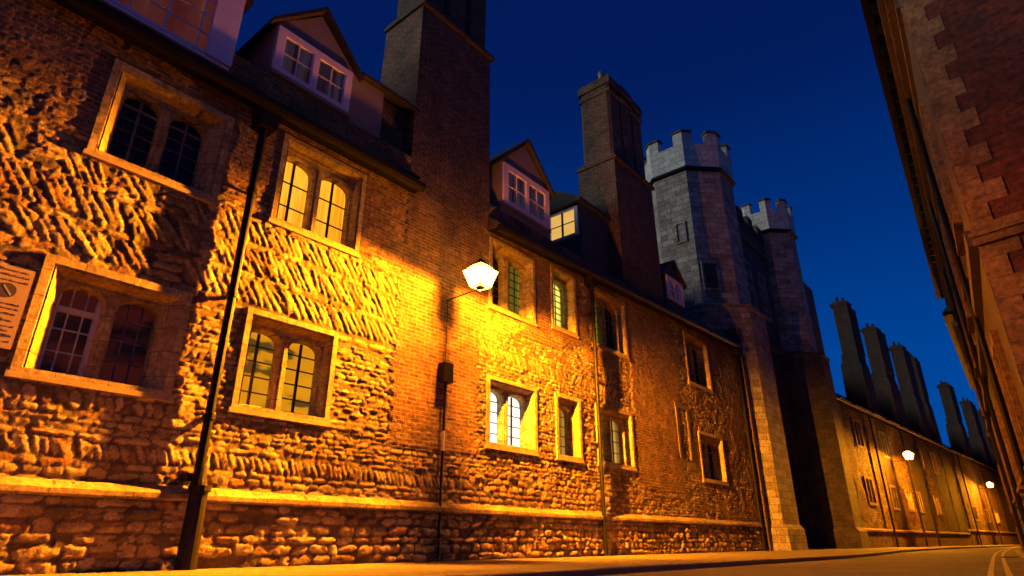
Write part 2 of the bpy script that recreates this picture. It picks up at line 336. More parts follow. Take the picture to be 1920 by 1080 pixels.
def gothic_window(parent,y0,y1,z0,z1,lights,panes,cols,rows,opt,proud=.05,mat='surround'):
    rim=.085; sp=.03; dp=-.17; dg=-.36
    if y0<2: rim=.10; sp=.17; dp=-.17; dg=-.32
    m=MB()
    iy0,iy1,iz0,iz1=y0+rim,y1-rim,z0+.06,z1-rim
    jy0,jy1,jz0,jz1=y0+rim+sp,y1-rim-sp,z0+.09,z1-rim-.07
    m.loft([rect_ring(y0,y1,z0,z1,-.02),rect_ring(y0,y1,z0,z1,proud),rect_ring(iy0,iy1,iz0,iz1,proud),
            rect_ring(iy0+.025,iy1-.025,iz0,iz1-.025,proud-.05),rect_ring(iy0+.03,iy1-.03,iz0,iz1-.03,proud-.02),rect_ring(jy0,jy1,jz0,jz1,dp)],cap=False)
    mull=.15 if lights==2 else 0
    cw=(jy1-jy0)/lights
    heads=[]
    for k in range(lights):
        c0=jy0+k*cw; c1=c0+cw
        lw=cw-mull*.42 if lights==2 else cw-.06
        cen=(c0+c1)/2+ (0 if lights==1 else (-.03 if k==0 else .03)); 
        a0=jz0+.015; a1=jz1-.05; rise=min(.24,lw*.46)
        outl=[(cen+u,v) for u,v in arch_pts(lw,a0,a1,rise)]
        cell=[(c0,jz0),(c1,jz0),(c1,jz1),(c0,jz1)]; cc=(cen,(a0+a1)/2)
        angs=sorted({round(math.atan2(p[1]-cc[1],p[0]-cc[0]),5) for p in outl+cell}|{round(math.atan2(p[1]-cc[1],p[0]-cc[0])+0.0,5) for p in cell})
        Rc=[ray_hit(cell,cc,a) for a in angs]; Ro=[ray_hit(outl,cc,a) for a in angs]
        sc=lambda P,f:[(cc[0]+(p[0]-cc[0])*f,cc[1]+(p[1]-cc[1])*(1-(1-f)*.5)) for p in P]
        Ri=sc(Ro,.93)
        m.loft([[(dp,*p) for p in Rc],[(dp,*p) for p in Ro],[(dp-.05,*p) for p in Ri],[(dg-.02,*p) for p in Ri]],cap=False)
        if lights==2 and k==0: m.box(dp-.01,dp+.035,c1-.03,c1+.03,jz0,jz1-.12)
        heads.append((cen,lw*.93,a0,a1,rise))
    w=m.build('window',M[mat],parent)
    s=MB().box(-.02,proud+.014,y0-.03,y1+.03,z0-.065,z0+.0).build('sill',M['sill'],w)
    for k,(cen,lw,a0,a1,rise) in enumerate(heads):
        h=lw/2; zt=a1
        MB().quad((dg,cen-h-.02,a0-.02),(dg,cen+h+.02,a0-.02),(dg,cen+h+.02,zt+.02),(dg,cen-h-.02,zt+.02)).build('pane',M[panes[k]],w)
        g=MB(); bt=.011 if rows>5 else .013
        bars='came' if panes[k] in('glass','glass_red') else 'lead'
        for c in range(1,cols):
            u=cen-h+2*h*c/cols; g.box(dg+.003,dg+.03,u-bt*(1.6 if cols==2 else .6),u+bt*(1.6 if cols==2 else .6),a0,zt-rise*.15)
        for r in range(1,rows):
            v=a0+(zt-a0)*r/rows; tk=bt*.7
            if opt.get('top') and r==rows-1: tk=.022
            g.box(dg+.002,dg+.026,cen-h,cen+h,v-tk,v+tk)
        if opt.get('sash')==k:
            bars='timber'; v=a0+(zt-a0)*.72; g.box(dg+.001,dg+.05,cen-h,cen+h,v-.035,v+.035)
            g.box(dg+.001,dg+.045,cen-h,cen-h+.04,a0,zt-rise*.5); g.box(dg+.001,dg+.045,cen+h-.055,cen+h,a0,zt-rise*.5)
        g.build('glazing_bars',M[bars],w)
    return w
for w in WIN: gothic_window(B,*w)

# stone layout of the main wall
ys=np.concatenate([np.arange(-3,.2,.04),np.arange(.2,9.6,.0185),np.arange(9.6,24.66,.027)])
zs=np.arange(.86,7.74,.0205)
st=[]
def cz_fill(y0,y1,z0,z1,h0,h1,l0,l1,amp):
    z=z0
    while z<z1-.03:
        h=random.uniform(h0,h1); course(st,y0,y1,z,h,l0,l1,0,amp,skip=.06); z+=h
cz_fill(-3,9.2,.9,1.22,.085,.14,.14,.36,.05)
herring(st,-3,9.2,1.22,.20,.095,-1,1.15,.05)
course(st,-3,9.2,1.42,.09,.25,.5,0,.045)
cz_fill(-3,3.55,1.51,1.78,.065,.105,.10,.28,.05)
herring(st,-3,3.55,1.78,.19,.12,-1,1.2,.05)
cz_fill(3.4,9.2,1.51,2.1,.06,.095,.10,.30,.045)
cz_fill(-3,9.2,1.97,3.42,.055,.10,.10,.30,.045)
course(st,.6,3.4,3.46,.17,.3,.5,0,.055)
course(st,3.4,7,3.42,.12,.2,.4,0,.05)
herring(st,-3,7,3.60,.40,.115,-1,.92,.052)
course(st,-3,7,3.99,.10,.2,.5,0,.05)
herring(st,-3,7,4.08,.43,.11,-1,.95,.052)
course(st,-3,7,4.50,.10,.2,.5,0,.05)
herring(st,-3,7,4.58,.36,.10,-1,.95,.048)
cz_fill(-3,7,4.93,5.3,.07,.11,.12,.3,.04)
cz_fill(-3,7,5.3,7.4,.07,.10,.10,.3,.025)
cz_fill(9.0,15.9,.9,1.6,.08,.14,.1,.3,.045)
cz_fill(9.0,15.9,1.6,4.0,.06,.10,.08,.24,.04)
herring(st,12.6,15.9,4.0,.25,.1,1,.9,.035); herring(st,9,12.6,4.0,.25,.1,-1,1.0,.03)
cz_fill(9.0,15.9,4.25,7.4,.06,.10,.08,.22,.03)
cz_fill(15.7,24.8,.9,7.7,.06,.11,.08,.22,.035)
def ss(x,a,b): t=np.clip((x-a)/(b-a),0,1); return t*t*(3-2*t)
def brickfn(Y,Z):
    n=.16*smooth_noise(Y,Z,4,91)+.07*np.sign(np.sin(Z*2*np.pi/.22))
    s1=ss(Y,6.83+n*.5,6.87+n*.5)*(1-ss(Y,9.07+n*.3,9.11+n*.3))*ss(Z,1.75+n,2.0+n)
    up=ss(Z,5.12+n*1.8,5.2+n*1.8)*(1-ss(Y,6.8,6.9))*np.maximum(ss(smooth_noise(Y,Z,3.1,17),-.35,-.25),ss(Z,5.5,5.6))
    low=(Y<3.75)*(Y>2.95)*(Z>1.5)*(Z<3.3)*0
    r1=(Y>9.05)*(Y<13.4)*ss(Z,4.65+n,4.75+n)*ss(smooth_noise(Y,Z,2.7,27),-.3,-.2)
    r2=(Y>13.4)*(Y<15.8)*ss(Z,4.75+n,4.85+n)*ss(smooth_noise(Y,Z,3.3,37),-.3,-.2)
    c2=ss(Y,15.6+n*.6,15.66+n*.6)*(1-ss(Y,18.55+n,18.62+n))*ss(Z,1.5+n,1.65+n)
    r3=(Y>18.5)*ss(smooth_noise(Y,Z,1.9,57)+.15*smooth_noise(Y,Z,9,58),.0,.1)*.9*ss(Z,2,3)
    return np.clip(s1+up+r1+r2+c2+r3+low,0,1)*np.clip(.86+.22*vnoise(Y,Z,2.2,77),.55,1)
H,C,K=field(ys,zs,st,brickfn,100)
holes=[(w[0]+.03,w[1]-.03,w[2]+.0,w[3]-.03) for w in WIN]
topz=lambda y: 7.08 if y<9.35 else 7.08+(y-9.35)*.042
wall=grid_mesh('wall',ys,zs,H,C,K,holes,0,M['rubble'],B)
# plinth
st=[]
zp=np.arange(-.05,.80,.0205)
def cz_mix(y0,y1):
    z=.0
    for h in (.13,.15,.11,.16,.13,.10):
        y=y0
        while y<y1:
            run=random.uniform(.8,2.2); t=random.random()
            if t<.2 and h>.14: herring(st,y,min(y+run,y1),z,h,.11,-1,1.25,.05)
            else: course(st,y,min(y+run,y1),z,h,.15,.42 if y<9 else .28,0,.07,skip=.08)
            y+=run
        z+=h
cz_mix(-3,24.7)
H2,C2,K2=field(ys,zp,st,lambda Y,Z:Y*0,300)
H2=H2*1.25
grid_mesh('plinth',ys,zp,H2,C2,K2,[],.10,M['rubble'],B)
# string course over the plinth, slightly irregular, in four lengths
sc=MB(); rg=[]
for i,y in enumerate(np.arange(-3,24.68,.16)):
    j=.012*math.sin(y*2.1)+random.uniform(-.006,.006); k=random.uniform(-.007,.007)
    rg.append([(-.03,y,.78+k),(.165+j,y,.785+k),(.19+j,y,.81),(.185+j,y,.865+k),(.05,y,.955+j*.6),(-.03,y,.975+j*.6)])
sc.loft(rg); sc.build('string_course',M['string'],B)
# back volume behind the wall so that nothing is hollow
MB().box(-6,-.50,-3,24.6,0,7.0).build('inner_wall',M['brick_soot'],B)
# eaves, gutters and roofs
def eave(y0,y1,za,zb,name='gutter'):
    g=MB(); rings=[]
    n=8
    for y,z in ((y0,za),(y1,zb)):
        rings.append([(-.05,y,z+.02),(.26,y,z),(.26,y,z-.05),(.30,y,z-.075),(.37,y,z-.06),(.405,y,z),(.405,y,z+.10),(.385,y,z+.10),(.38,y,z+.02),(.28,y,z+.14),(-.05,y,z+.3)])
    g.loft(rings); return g.build(name,M['black'],B)
eave(-3,7.02,6.86,6.88); eave(9.32,24.55,6.96,7.60)
def roof(y0,y1,za,zb,run=4.2,rise=4.4,name='roof'):
    r=MB(); r.loft([[(.34,y,z+.14),(.30,y,z+.02),(-.1,y,z+.02),(-.1-run,y,z+rise-.2),(-run*2,y,z+.1),(-run*2-.3,y,z+.14),(-run,y,z+.14+rise)] for y,z in ((y0,za),(y1,zb))]); return r.build(name,M['tile'],B)
roof(-3,7.05,6.86,6.88,4.2,3.9); roof(9.3,24.5,6.96,7.60,4.2,3.9)
# flashing wedge near chimney
MB().box(-.2,.28,6.5,6.98,7.14,7.2).build('flashing',M['render_dark'],B)
# dormers
def casement(parent,y0,y1,z0,z1,x,ncase,cols,rows,pane,fr=.10,mat='white',axis='y'):
    """white painted frame with ncase casements, lying in the plane x"""
    f=MB(); fd=.06
    f.box(x,x+fd,y0,y1,z0,z0+fr*.8); f.box(x,x+fd,y0,y1,z1-fr,z1); f.box(x,x+fd,y0,y0+fr,z0+fr*.8,z1-fr); f.box(x,x+fd,y1-fr,y1,z0+fr*.8,z1-fr)
    w=(y1-y0-2*fr); cw=w/ncase
    for k in range(1,ncase): f.box(x,x+fd+.004,y0+fr+cw*k-.055,y0+fr+cw*k+.055,z0+fr*.8,z1-fr)
    o=f.build('window',M[mat],parent)
    MB().quad((x+.012,y0+fr*.5,z0+fr*.5),(x+.012,y1-fr*.5,z0+fr*.5),(x+.012,y1-fr*.5,z1-fr*.5),(x+.012,y0+fr*.5,z1-fr*.5)).build('pane',M[pane],o)
    g=MB()
    for k in range(ncase):
        a=y0+fr+cw*k+(.055 if k else 0); b=y0+fr+cw*(k+1)-(.055 if k<ncase-1 else 0); za=z0+fr*.8; zb=z1-fr
        for c in range(1,cols): u=a+(b-a)*c/cols; g.box(x+.014,x+.04,u-.012,u+.012,za,zb)
        for r in range(1,rows): v=za+(zb-za)*r/rows; g.box(x+.0145,x+.038,a,b,v-.011,v+.011)
        g.box(x+.013,x+.046,a,a+.022,za,zb); g.box(x+.013,x+.046,b-.022,b,za,zb)
    g.build('glazing_bars',M[mat],o); return o
def dormer(y0,y1,z0,zw,apex,xf=-.05,depth=3.2,wallmat='render',gy=None,over=.14):
    """body with a gabled roof; gy = gable span"""
    g0,g1=gy or (y0,y1); c=(g0+g1)/2
    o=MB().box(-depth,xf,y0,y1,z0,zw).build('dormer',M[wallmat],B)
    MB().loft([[(x,g0,zw+.002),(x,g1,zw+.002),(x,c,apex-.06)] for x in (xf-.02-depth,xf-.004)]).build('gable',M[wallmat],o)
    r=MB(); t=.09
    s0=(apex-zw)/((g1-g0)/2)
    pts=lambda x:[(x,g0-over,zw-over*s0),(x,c,apex),(x,g1+over,zw-over*s0),(x,g1+over,zw-over*s0+t),(x,c,apex+t*1.3),(x,g0-over,zw-over*s0+t)]
    r.loft([pts(xf+over),pts(xf-depth)]); r.build('dormer_roof',M['tile'],o)
    return o
d1=dormer(-.9,3.0,7.10,8.86,10.5,xf=.02)
MB().box(.02,.07,-.9,3.02,7.29,7.35).build('dormer_sill',M['white'],d1)
casement(d1,-.9,3.02,7.35,8.84,.022,1,8,4,'lit_blind',.06).name='dormer_window'
MB().box(.03,.115,2.62,3.03,7.35,8.83).build('pilaster',M['white'],d1)
d2=dormer(3.69,6.12,7.16,8.93,9.80,gy=(3.69,5.36))
casement(d2,3.72,5.31,7.87,8.86,-.05,2,2,2,'curtain',.15).name='dormer_window'
MB().box(-.05,.04,3.69,5.34,7.80,7.866).build('dormer_sill',M['render'],d2)
r=MB(); r.loft([[(.09,y,8.90),(.09,y,8.98),(-3,y,10.0),(-3,y,9.9)] for y in (5.5,6.98)]); r.build('lean_to_roof',M['tile'],d2)
MB().box(-3,-.25,6.13,6.98,7.1,8.95).build('dormer_return_wall',M['brick_soot'],d2)
d3=dormer(9.82,11.84,7.12,9.22,10.28)
casement(d3,9.90,11.80,8.02,9.20,-.05,2,2,2,'curtain',.17).name='dormer_window'
MB().box(-.045,.02,9.84,11.84,7.94,8.015).build('dormer_sill',M['render'],d3)
# stair block with the lit side window, between the third dormer and the second chimney
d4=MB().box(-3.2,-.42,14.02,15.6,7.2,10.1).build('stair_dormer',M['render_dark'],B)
r=MB(); r.loft([[(-.28,y,10.0),(-.28,y,10.12),(-1.8,y,11.0),(-3.3,y,10.12),(-3.3,y,10.0)] for y in (13.8,15.62)]); r.build('dormer_roof',M['tile'],d4)
f=MB(); x0,x1,z0,z1=-1.62,-.50,8.93,9.95; Y=14.02
for (a,b,c,d) in ((x0,x1,z0,z0+.09),(x0,x1,z1-.09,z1),(x0,x0+.09,z0+.09,z1-.09),(x1-.12,x1,z0+.09,z1-.09)): f.box(a,b,Y-.06,Y-.002,c,d)
sw=f.build('side_window',M['white'],d4)
f=MB(); xm=(x0+x1)/2-.02; f.box(xm-.03,xm+.03,Y-.055,Y-.02,z0+.09,z1-.09); f.box(x0+.09,x1-.12,Y-.05,Y-.025,(z0+z1)/2-.012,(z0+z1)/2+.012); f.build('glazing_bars',M['lead'],sw)
MB().quad((x0+.05,Y-.012,z0+.05),(x1-.05,Y-.012,z0+.05),(x1-.05,Y-.012,z1-.05),(x0+.05,Y-.012,z1-.05)).build('pane',M['lit_side'],sw)
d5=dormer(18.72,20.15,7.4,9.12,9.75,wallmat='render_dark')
casement(d5,18.78,20.1,8.2,9.10,-.05,2,1,2,'curtain',.16).name='dormer_window'
# chimneys
def chimney(y0,y1,z0,zs,zt,dep,shafts,inset=(.06,.12),name='chimney',mat='brick_soot',xf=.03,cap=.1,pots=None,lowmat=None,sh=None):
    o=MB().box(-dep,xf,y0,y1,z0,zs,.04,.05).build(name,M[lowmat or mat],B)
    MB().box(-dep-.0,xf+.06,y0-.0,y1+.03,zs+.001,zs+.10).box(-dep+.05,xf+.0,y0+.03,y1,zs+.10,zs+.2).build('shoulder',M[mat],o)
    a,b=y0+inset[0],y1-inset[1]; n=shafts; w=(b-a)/n
    for k in range(n):
        c0=a+w*k; c1=c0+w
        s=MB(); g=.035
        s.poly_prism([(-dep+.35,c0+g),(-dep+.25,c0+.1),(-dep+.25,c1-.1),(-dep+.35,c1-g),(xf-.16,c1-g),(xf-.06,c1-.1),(xf-.06,c0+.1),(xf-.16,c0+g)],zs+.2,zt)
        q=s.build('shaft',M[mat],o)
        zt+=(0,.10,-.14)[k%3]; cc=MB().box(-dep+.21,xf-.01,c0-.005,c1+.005,zt-.5,zt-.38).box(-dep+.19,xf+.01,c0-.02,c1+.02,zt-.16,zt+.12).box(-dep+.23,xf-.03,c0+.02,c1-.02,zt+.12,zt+.22); cc.build('cap',M[mat],q)
    return o
c1=chimney(6.90,9.36,7.0,12.05,15.2,1.40,3,mat='brick_soot',lowmat='brick')
c2=chimney(15.60,18.36,7.2,12.35,15.75,1.50,3,inset=(.03,.30))
for (x,y,h,r_) in ((-.45,15.95,.42,.11),(-.5,16.7,.25,.12),(-.45,17.5,.22,.12)):
    p=MB().cyl((x,y),r_,15.95,15.97+h,12,r_*.85); p.cyl((x,y),r_*1.1,15.97+h,16.02+h,12); p.build('chimney_pot',M['surround'],c2,True)
# sloping offset where chimney two meets the roof
MB().box(-2.4,-1.2,15.75,18.2,7.2,11.2).build('chimney_back',M['brick_soot'],B)
# rain pipes
def pipe(y,z0,z1,r,x=.13,mat='black'):
    m=MB().cyl((x,y),r,z0,z1,14)
    z=z0+.8
    while z<z1: m.cyl((x,y),r*1.35,z,z+.07,14); m.box(-.02,x,y-.04,y+.04,z+.01,z+.05); z+=1.75
    return m
p=pipe(3.71,1.02,6.62,.062,.15); p.box(.02,.3,3.58,3.86,6.50,6.82,.0,-.05); dp=p.build('downpipe',M['black'],B)
q=MB().cyl((.27,3.71),.125,.0,.95,16,.105).cyl((.27,3.71),.135,.9,.97,16).cyl((.2,3.71),.10,.97,1.2,14,.07).box(-.02,.2,3.56,3.66,1.02,1.12); q.build('pipe_guard',M['iron'],dp)
p=pipe(13.48,.0,7.05,.055,.17); p.box(.02,.28,13.36,13.6,6.9,7.15,0,-.04); p.build('downpipe',M['black'],B)
p=pipe(24.36,.0,7.45,.06,.15); p.box(.02,.3,24.25,24.5,7.3,7.6,0,-.04); p.build('downpipe',M['black'],B)
m=MB().box(-8.4,-.02,-34,-3.0,0,6.9); m.build('south_wall',M['brick'],B); r=MB(); r.loft([[(.34,y,7.0),(-4.3,y,10.9),(-8.8,y,7.0)] for y in (-34,-3.01)]); r.build('south_roof',M['tile'],B)
# end wall of the range
MB().box(-6,-.02,24.64,24.68,0,7.6).build('end_wall',M['brick_soot'],B)
# blocked window: stone jambs left in the brickwork
m=MB().box(-.01,.05,18.35,18.47,2.7,4.3).box(-.01,.05,19.15,19.27,2.7,4.3).box(-.01,.055,18.30,19.32,4.3,4.42); m.build('blocked_window',M['cornice'],B)
# low air bricks by the pavement
m=MB()
for k in range(3): m.box(.10,.19,1.30+k*.12,1.37+k*.12,.03,.13)
m.build('air_grille',M['black'],B)

# ------------------------------------------------------------------ lanterns
def light_nodes(l,strength,power,up):
    l.use_nodes=True; nt=l.node_tree; em=nt.nodes['Emission']
    tc=nt.nodes.new('ShaderNodeTexCoord'); s=nt.nodes.new('ShaderNodeSeparateXYZ'); L(nt,tc.outputs['Normal'],s.inputs[0])
    def Mt(op,a,b=0,c=0):
        k=nt.nodes.new('ShaderNodeMath'); k.operation=op
        for i,q in enumerate((a,b,c)):
            if isinstance(q,(int,float)): k.inputs[i].default_value=q
            else: L(nt,q,k.inputs[i])
        return k.outputs[0]
    x2=Mt('MULTIPLY',s.outputs[0],s.outputs[0]); lob=Mt('POWER',Mt('DIVIDE',1.0,Mt('ADD',x2,.045)),power)
    lob=Mt('MULTIPLY',lob,Mt('MULTIPLY_ADD',Mt('ABSOLUTE',s.outputs[1]),.75,.25))
    lob=Mt('ADD',lob,Mt('MULTIPLY',Mt('MAXIMUM',s.outputs[0],0.0),1.15))
    mr=nt.nodes.new('ShaderNodeMapRange'); mr.interpolation_type='SMOOTHSTEP'; L(nt,s.outputs[2],mr.inputs[0])
    mr.inputs[1].default_value=-.14; mr.inputs[2].default_value=.16; mr.inputs[3].default_value=1; mr.inputs[4].default_value=up
    L(nt,Mt('MULTIPLY',Mt('MULTIPLY',lob,mr.outputs[0]),strength),em.inputs['Strength'])
def glow_mat():
    m=bpy.data.materials.new('lantern_glass'); m.use_nodes=True; nt=m.node_tree; nt.nodes.clear()
    o=nt.nodes.new('ShaderNodeOutputMaterial'); a=nt.nodes.new('ShaderNodeAddShader'); t=nt.nodes.new('ShaderNodeBsdfTransparent'); e=nt.nodes.new('ShaderNodeEmission')
    e.inputs[0].default_value=(1,.50,.06,1); e.inputs[1].default_value=15
    L(nt,t.outputs[0],a.inputs[0]); L(nt,e.outputs[0],a.inputs[1]); L(nt,a.outputs[0],o.inputs[0]); return m
M['glow']=glow_mat()
m,nt,b=new_mat('lamp_bulb'); b.inputs['Emission Color'].default_value=(1,.75,.35,1); b.inputs['Emission Strength'].default_value=30; M['bulb']=m
LAMPCOL=(1.0,.30,.007)
def lantern(loc,rz,label,watt,power=1.05,up=.035):
    """origin on the wall line at ground level below the lantern; +x out of the wall; lantern centre at x=.96"""
    t=tag(empty('wall_lantern',loc,rz),label,'street lamp','gas style wall lanterns along the lane')
    cx=.96; zc=5.16
    def sq(r,z): return [(cx-r,-r,z),(cx+r,-r,z),(cx+r,r,z),(cx-r,r,z)]
    g=MB(); g.loft([sq(.145,zc-.24),sq(.25,zc+.10)],cap=False); g.build('glass',M['glow'],t)
    g=MB(); g.loft([sq(.25,zc+.105),sq(.09,zc+.24)],cap=False); g.build('roof_glass',M['glow'],t)
    f=MB()
    for sx in (-1,1):
        for sy in (-1,1):
            f.tube([(cx+sx*.15,sy*.15,zc-.25),(cx+sx*.255,sy*.255,zc+.10),(cx+sx*.09,sy*.09,zc+.25)],.009,5)
    for a,b_ in (((-1,-1),(1,-1)),((1,-1),(1,1)),((1,1),(-1,1)),((-1,1),(-1,-1))):
        f.tube([(cx+a[0]*.255,a[1]*.255,zc+.10),(cx+b_[0]*.255,b_[1]*.255,zc+.10)],.010,5)
        f.tube([(cx+a[0]*.15,a[1]*.15,zc-.25),(cx+b_[0]*.15,b_[1]*.15,zc-.25)],.010,5)
    f.box(cx-.235,cx-.222,-.07,.07,zc-.2,zc+.09)  # unseen plate added on the wall side to cast a dark band below
    f.build('frame',M['black'],t)
    MB().loft([sq(.10,zc+.24),sq(.075,zc+.30),sq(.05,zc+.31),sq(.02,zc+.37)]).build('cap',M['black'],t)
    br=MB(); br.tube([(-.05,0,zc-.30),(.4,0,zc-.285),(cx,0,zc-.27),(cx,0,zc-.24)],[.014,.013,.013,.02],8); br.cyl((cx,0),.09,zc-.262,zc-.245,12)
    br.build('bracket',M['black'],t)
    MB().cyl((cx,0),.018,zc-.24,zc-.06,8).build('bulb_holder',M['black'],t)
    bulb=MB(); bulb.tube([(cx,0,zc-.06),(cx,0,zc-.02),(cx,0,zc+.05),(cx,0,zc+.09)],[.012,.035,.04,.015],10); 
    ld=bpy.data.lights.new('lamp_light','POINT'); ld.color=LAMPCOL; ld.energy=1; ld.shadow_soft_size=.05
    light_nodes(ld,watt,power,up)
    lo=bpy.data.objects.new('lamp_light',ld); COL.objects.link(lo); lo.parent=t; lo.location=(cx,0,zc+.02)
    return t
W2=RAD(-4.1); wx=lambda Y:-7.6+.0717*(Y-36)
lantern((-D,8.09,0),0,'large glowing lantern on a bracket over the brick strip, nearest and brightest street lamp',2050)
lantern((-6.88+.0,45.1,0),W2,'small glowing lantern on the far range, the middle one of the three lit lamps',750)
lantern((-4.83,74.5,0),W2,'farthest tiny glowing lantern near the end of the lane',750)

# junction box with its conduit
t=tag(empty('electric_junction_box',(-D,8.07,0)),'black metal junction box on a thin conduit running down the brick strip below the lantern','junction box')
MB().box(.03,.20,-.13,.13,3.14,3.52,.005,.005).build('box',M['black'],t)
MB().cyl((.12,0),.028,0,3.14,10).cyl((.07,.02),.009,3.5,4.85,8).build('conduit',M['black'],t)
MB().cyl((.12,0),.031,1.86,2.22,10).build('conduit_sleeve',M['timber'],t)
# notice on the wall
t=tag(empty('notice_sign',(-D,1.05,2.75)),'rectangular notice board with a dark roundel fixed beside the lower left window','sign')
MB().box(.05,.075,-.42,.40,-.47,.47).build('board',M['sign_face'],t)
m=MB(); c=(.20,.18); n=24
ringp=[(.0762,c[0]+.085*math.cos(2*math.pi*i/n),c[1]+.085*math.sin(2*math.pi*i/n)) for i in range(n)]
m.loft([ringp,[(.079,p[1],p[2]) for p in ringp]]); m.build('roundel',M['sign_ink'],t)
MB().loft([[(.0795,c[0]-.05,c[1]+.045),(.0795,c[0]-.035,c[1]+.058),(.0795,c[0]+.05,c[1]-.045),(.0795,c[0]+.035,c[1]-.058)],[(.081,c[0]-.05,c[1]+.045),(.081,c[0]-.035,c[1]+.058),(.081,c[0]+.05,c[1]-.045),(.081,c[0]+.035,c[1]-.058)]]).build('roundel_bar',M['sign_grey'],t)
m=MB(); rr=random.Random(5)
for z,h in ((.41,.022),(.35,.022),(.29,.02),(.02,.02),(-.03,.02),(-.09,.02),(-.17,.03),(-.23,.02),(-.28,.02),(-.34,.03),(-.40,.02)):
    y=-.37
    while y<.33:
        w=rr.uniform(.03,.11); yy=y
        while yy<min(y+w,.36):
            k=rr.uniform(.008,.014); hh=h*rr.choice((.6,.6,1)); m.box(.0755,.0775,yy,yy+k*.75,z,z+hh); yy+=k*1.5
        y+=w+.022
m.build('lettering',M['sign_ink'],t)

# ------------------------------------------------------------------ gatehouse with two octagonal turrets
G=tag(empty('gatehouse',(0,0,0)),'tall pale stone gatehouse with two battlemented octagonal turrets against the sky','gatehouse')
def octo(cx,cy,a,z,rot=0):
    R=a/math.cos(math.pi/8); return [(cx+R*math.cos(math.pi/8+i*math.pi/4),cy+R*math.sin(math.pi/8+i*math.pi/4),z) for i in range(8)]
def turret(cx,cy,a,al,zl,zs,zb,zt,lowmat,mmat,tmat):
    o=MB(); o.loft([octo(cx,cy,al,.0),octo(cx,cy,al,zl-.35),octo(cx,cy,al+.06,zl-.3),octo(cx,cy,al+.06,zl-.2),octo(cx,cy,a,zl)]); o=o.build('turret',M[lowmat],G)
    MB().loft([octo(cx,cy,al+.16,.0),octo(cx,cy,al+.14,.75),octo(cx,cy,al+.01,.92)],cap=False).build('turret_plinth',M[lowmat],o)
    MB().loft([octo(cx,cy,a,zl+.002),octo(cx,cy,a*.985,zs)]).build('turret_shaft',M[mmat],o)
    MB().loft([octo(cx,cy,a*.985,zs+.001),octo(cx,cy,a+.13,zs+.07),octo(cx,cy,a+.15,zs+.14),octo(cx,cy,a+.05,zs+.24)]).build('turret_string',M['black'],o)
    b=MB(); A=a+.07; Ai=A-.28
    b.loft([octo(cx,cy,A,zs+.22),octo(cx,cy,A+.03,zb),octo(cx,cy,Ai,zb),octo(cx,cy,Ai,zb-.6)])
    b.build('battlement',M[tmat],o)
    outer=octo(cx,cy,A+.03,0); c=Vector((cx,cy))
    for i in range(8):
        p=Vector(outer[i][:2]); L1=p.lerp(Vector(outer[(i-1)%8][:2]),.27); L2=p.lerp(Vector(outer[(i+1)%8][:2]),.27); q=.31/A
        ring=[L1,p,L2,c+(L2-c)*(1-q),c+(p-c)*(1-q),c+(L1-c)*(1-q)]
        MB().loft([[(*w,zb-.02) for w in ring],[(*w,zt) for w in ring]]).build('merlon',M[tmat],o)
        L1=p.lerp(Vector(outer[(i-1)%8][:2]),.30); L2=p.lerp(Vector(outer[(i+1)%8][:2]),.30)
        e=1.035; ring=[c+(L1-c)*e,c+(p-c)*e,c+(L2-c)*e,c+(L2-c)*.83,c+(p-c)*.83,c+(L1-c)*.83]
        MB().loft([[(*w,zt+.001) for w in ring],[(*w,zt+.08) for w in ring],[(*(c+(w-c)*.985),zt+.14) for w in ring]]).build('merlon_coping',M['ashlar_dark'],o)
    return o
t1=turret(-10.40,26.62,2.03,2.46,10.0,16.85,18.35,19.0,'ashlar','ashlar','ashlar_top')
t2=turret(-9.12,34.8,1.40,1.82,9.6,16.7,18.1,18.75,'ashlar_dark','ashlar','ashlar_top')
# small window and niche on the first turret (south face and corner face)
def niche(parent,cx,cy,a,face,u0,u1,z0,z1,pm='ashlar_dark'):
    ang=face*math.pi/4; nx,ny=math.cos(ang),math.sin(ang); tx,ty=-ny,nx
    def P(u,z,d): return (cx+nx*(a+d)+tx*u,cy+ny*(a+d)+ty*u,z)
    f=MB(); w=.10
    for (a0,a1,b0,b1) in ((u0,u1,z0,z0+w),(u0,u1,z1-w,z1),(u0,u0+w,z0+w,z1-w),(u1-w,u1,z0+w,z1-w)):
        f.loft([[P(a0,b0,-.02),P(a1,b0,-.02),P(a1,b1,-.02),P(a0,b1,-.02)],[P(a0,b0,.07),P(a1,b0,.07),P(a1,b1,.07),P(a0,b1,.07)]])
    o=f.build('window',M['ashlar'],parent)
    MB().quad(P(u0+w,z0+w,.012),P(u1-w,z0+w,.012),P(u1-w,z1-w,.012),P(u0+w,z1-w,.012)).build('pane',M[pm],o)
niche(t1,-10.40,26.62,2.02,-2,-.05,.5,13.1,14.2,'ashlar')
niche(t1,-10.40,26.62,2.02,-1,-.7,.1,10.6,12.0)
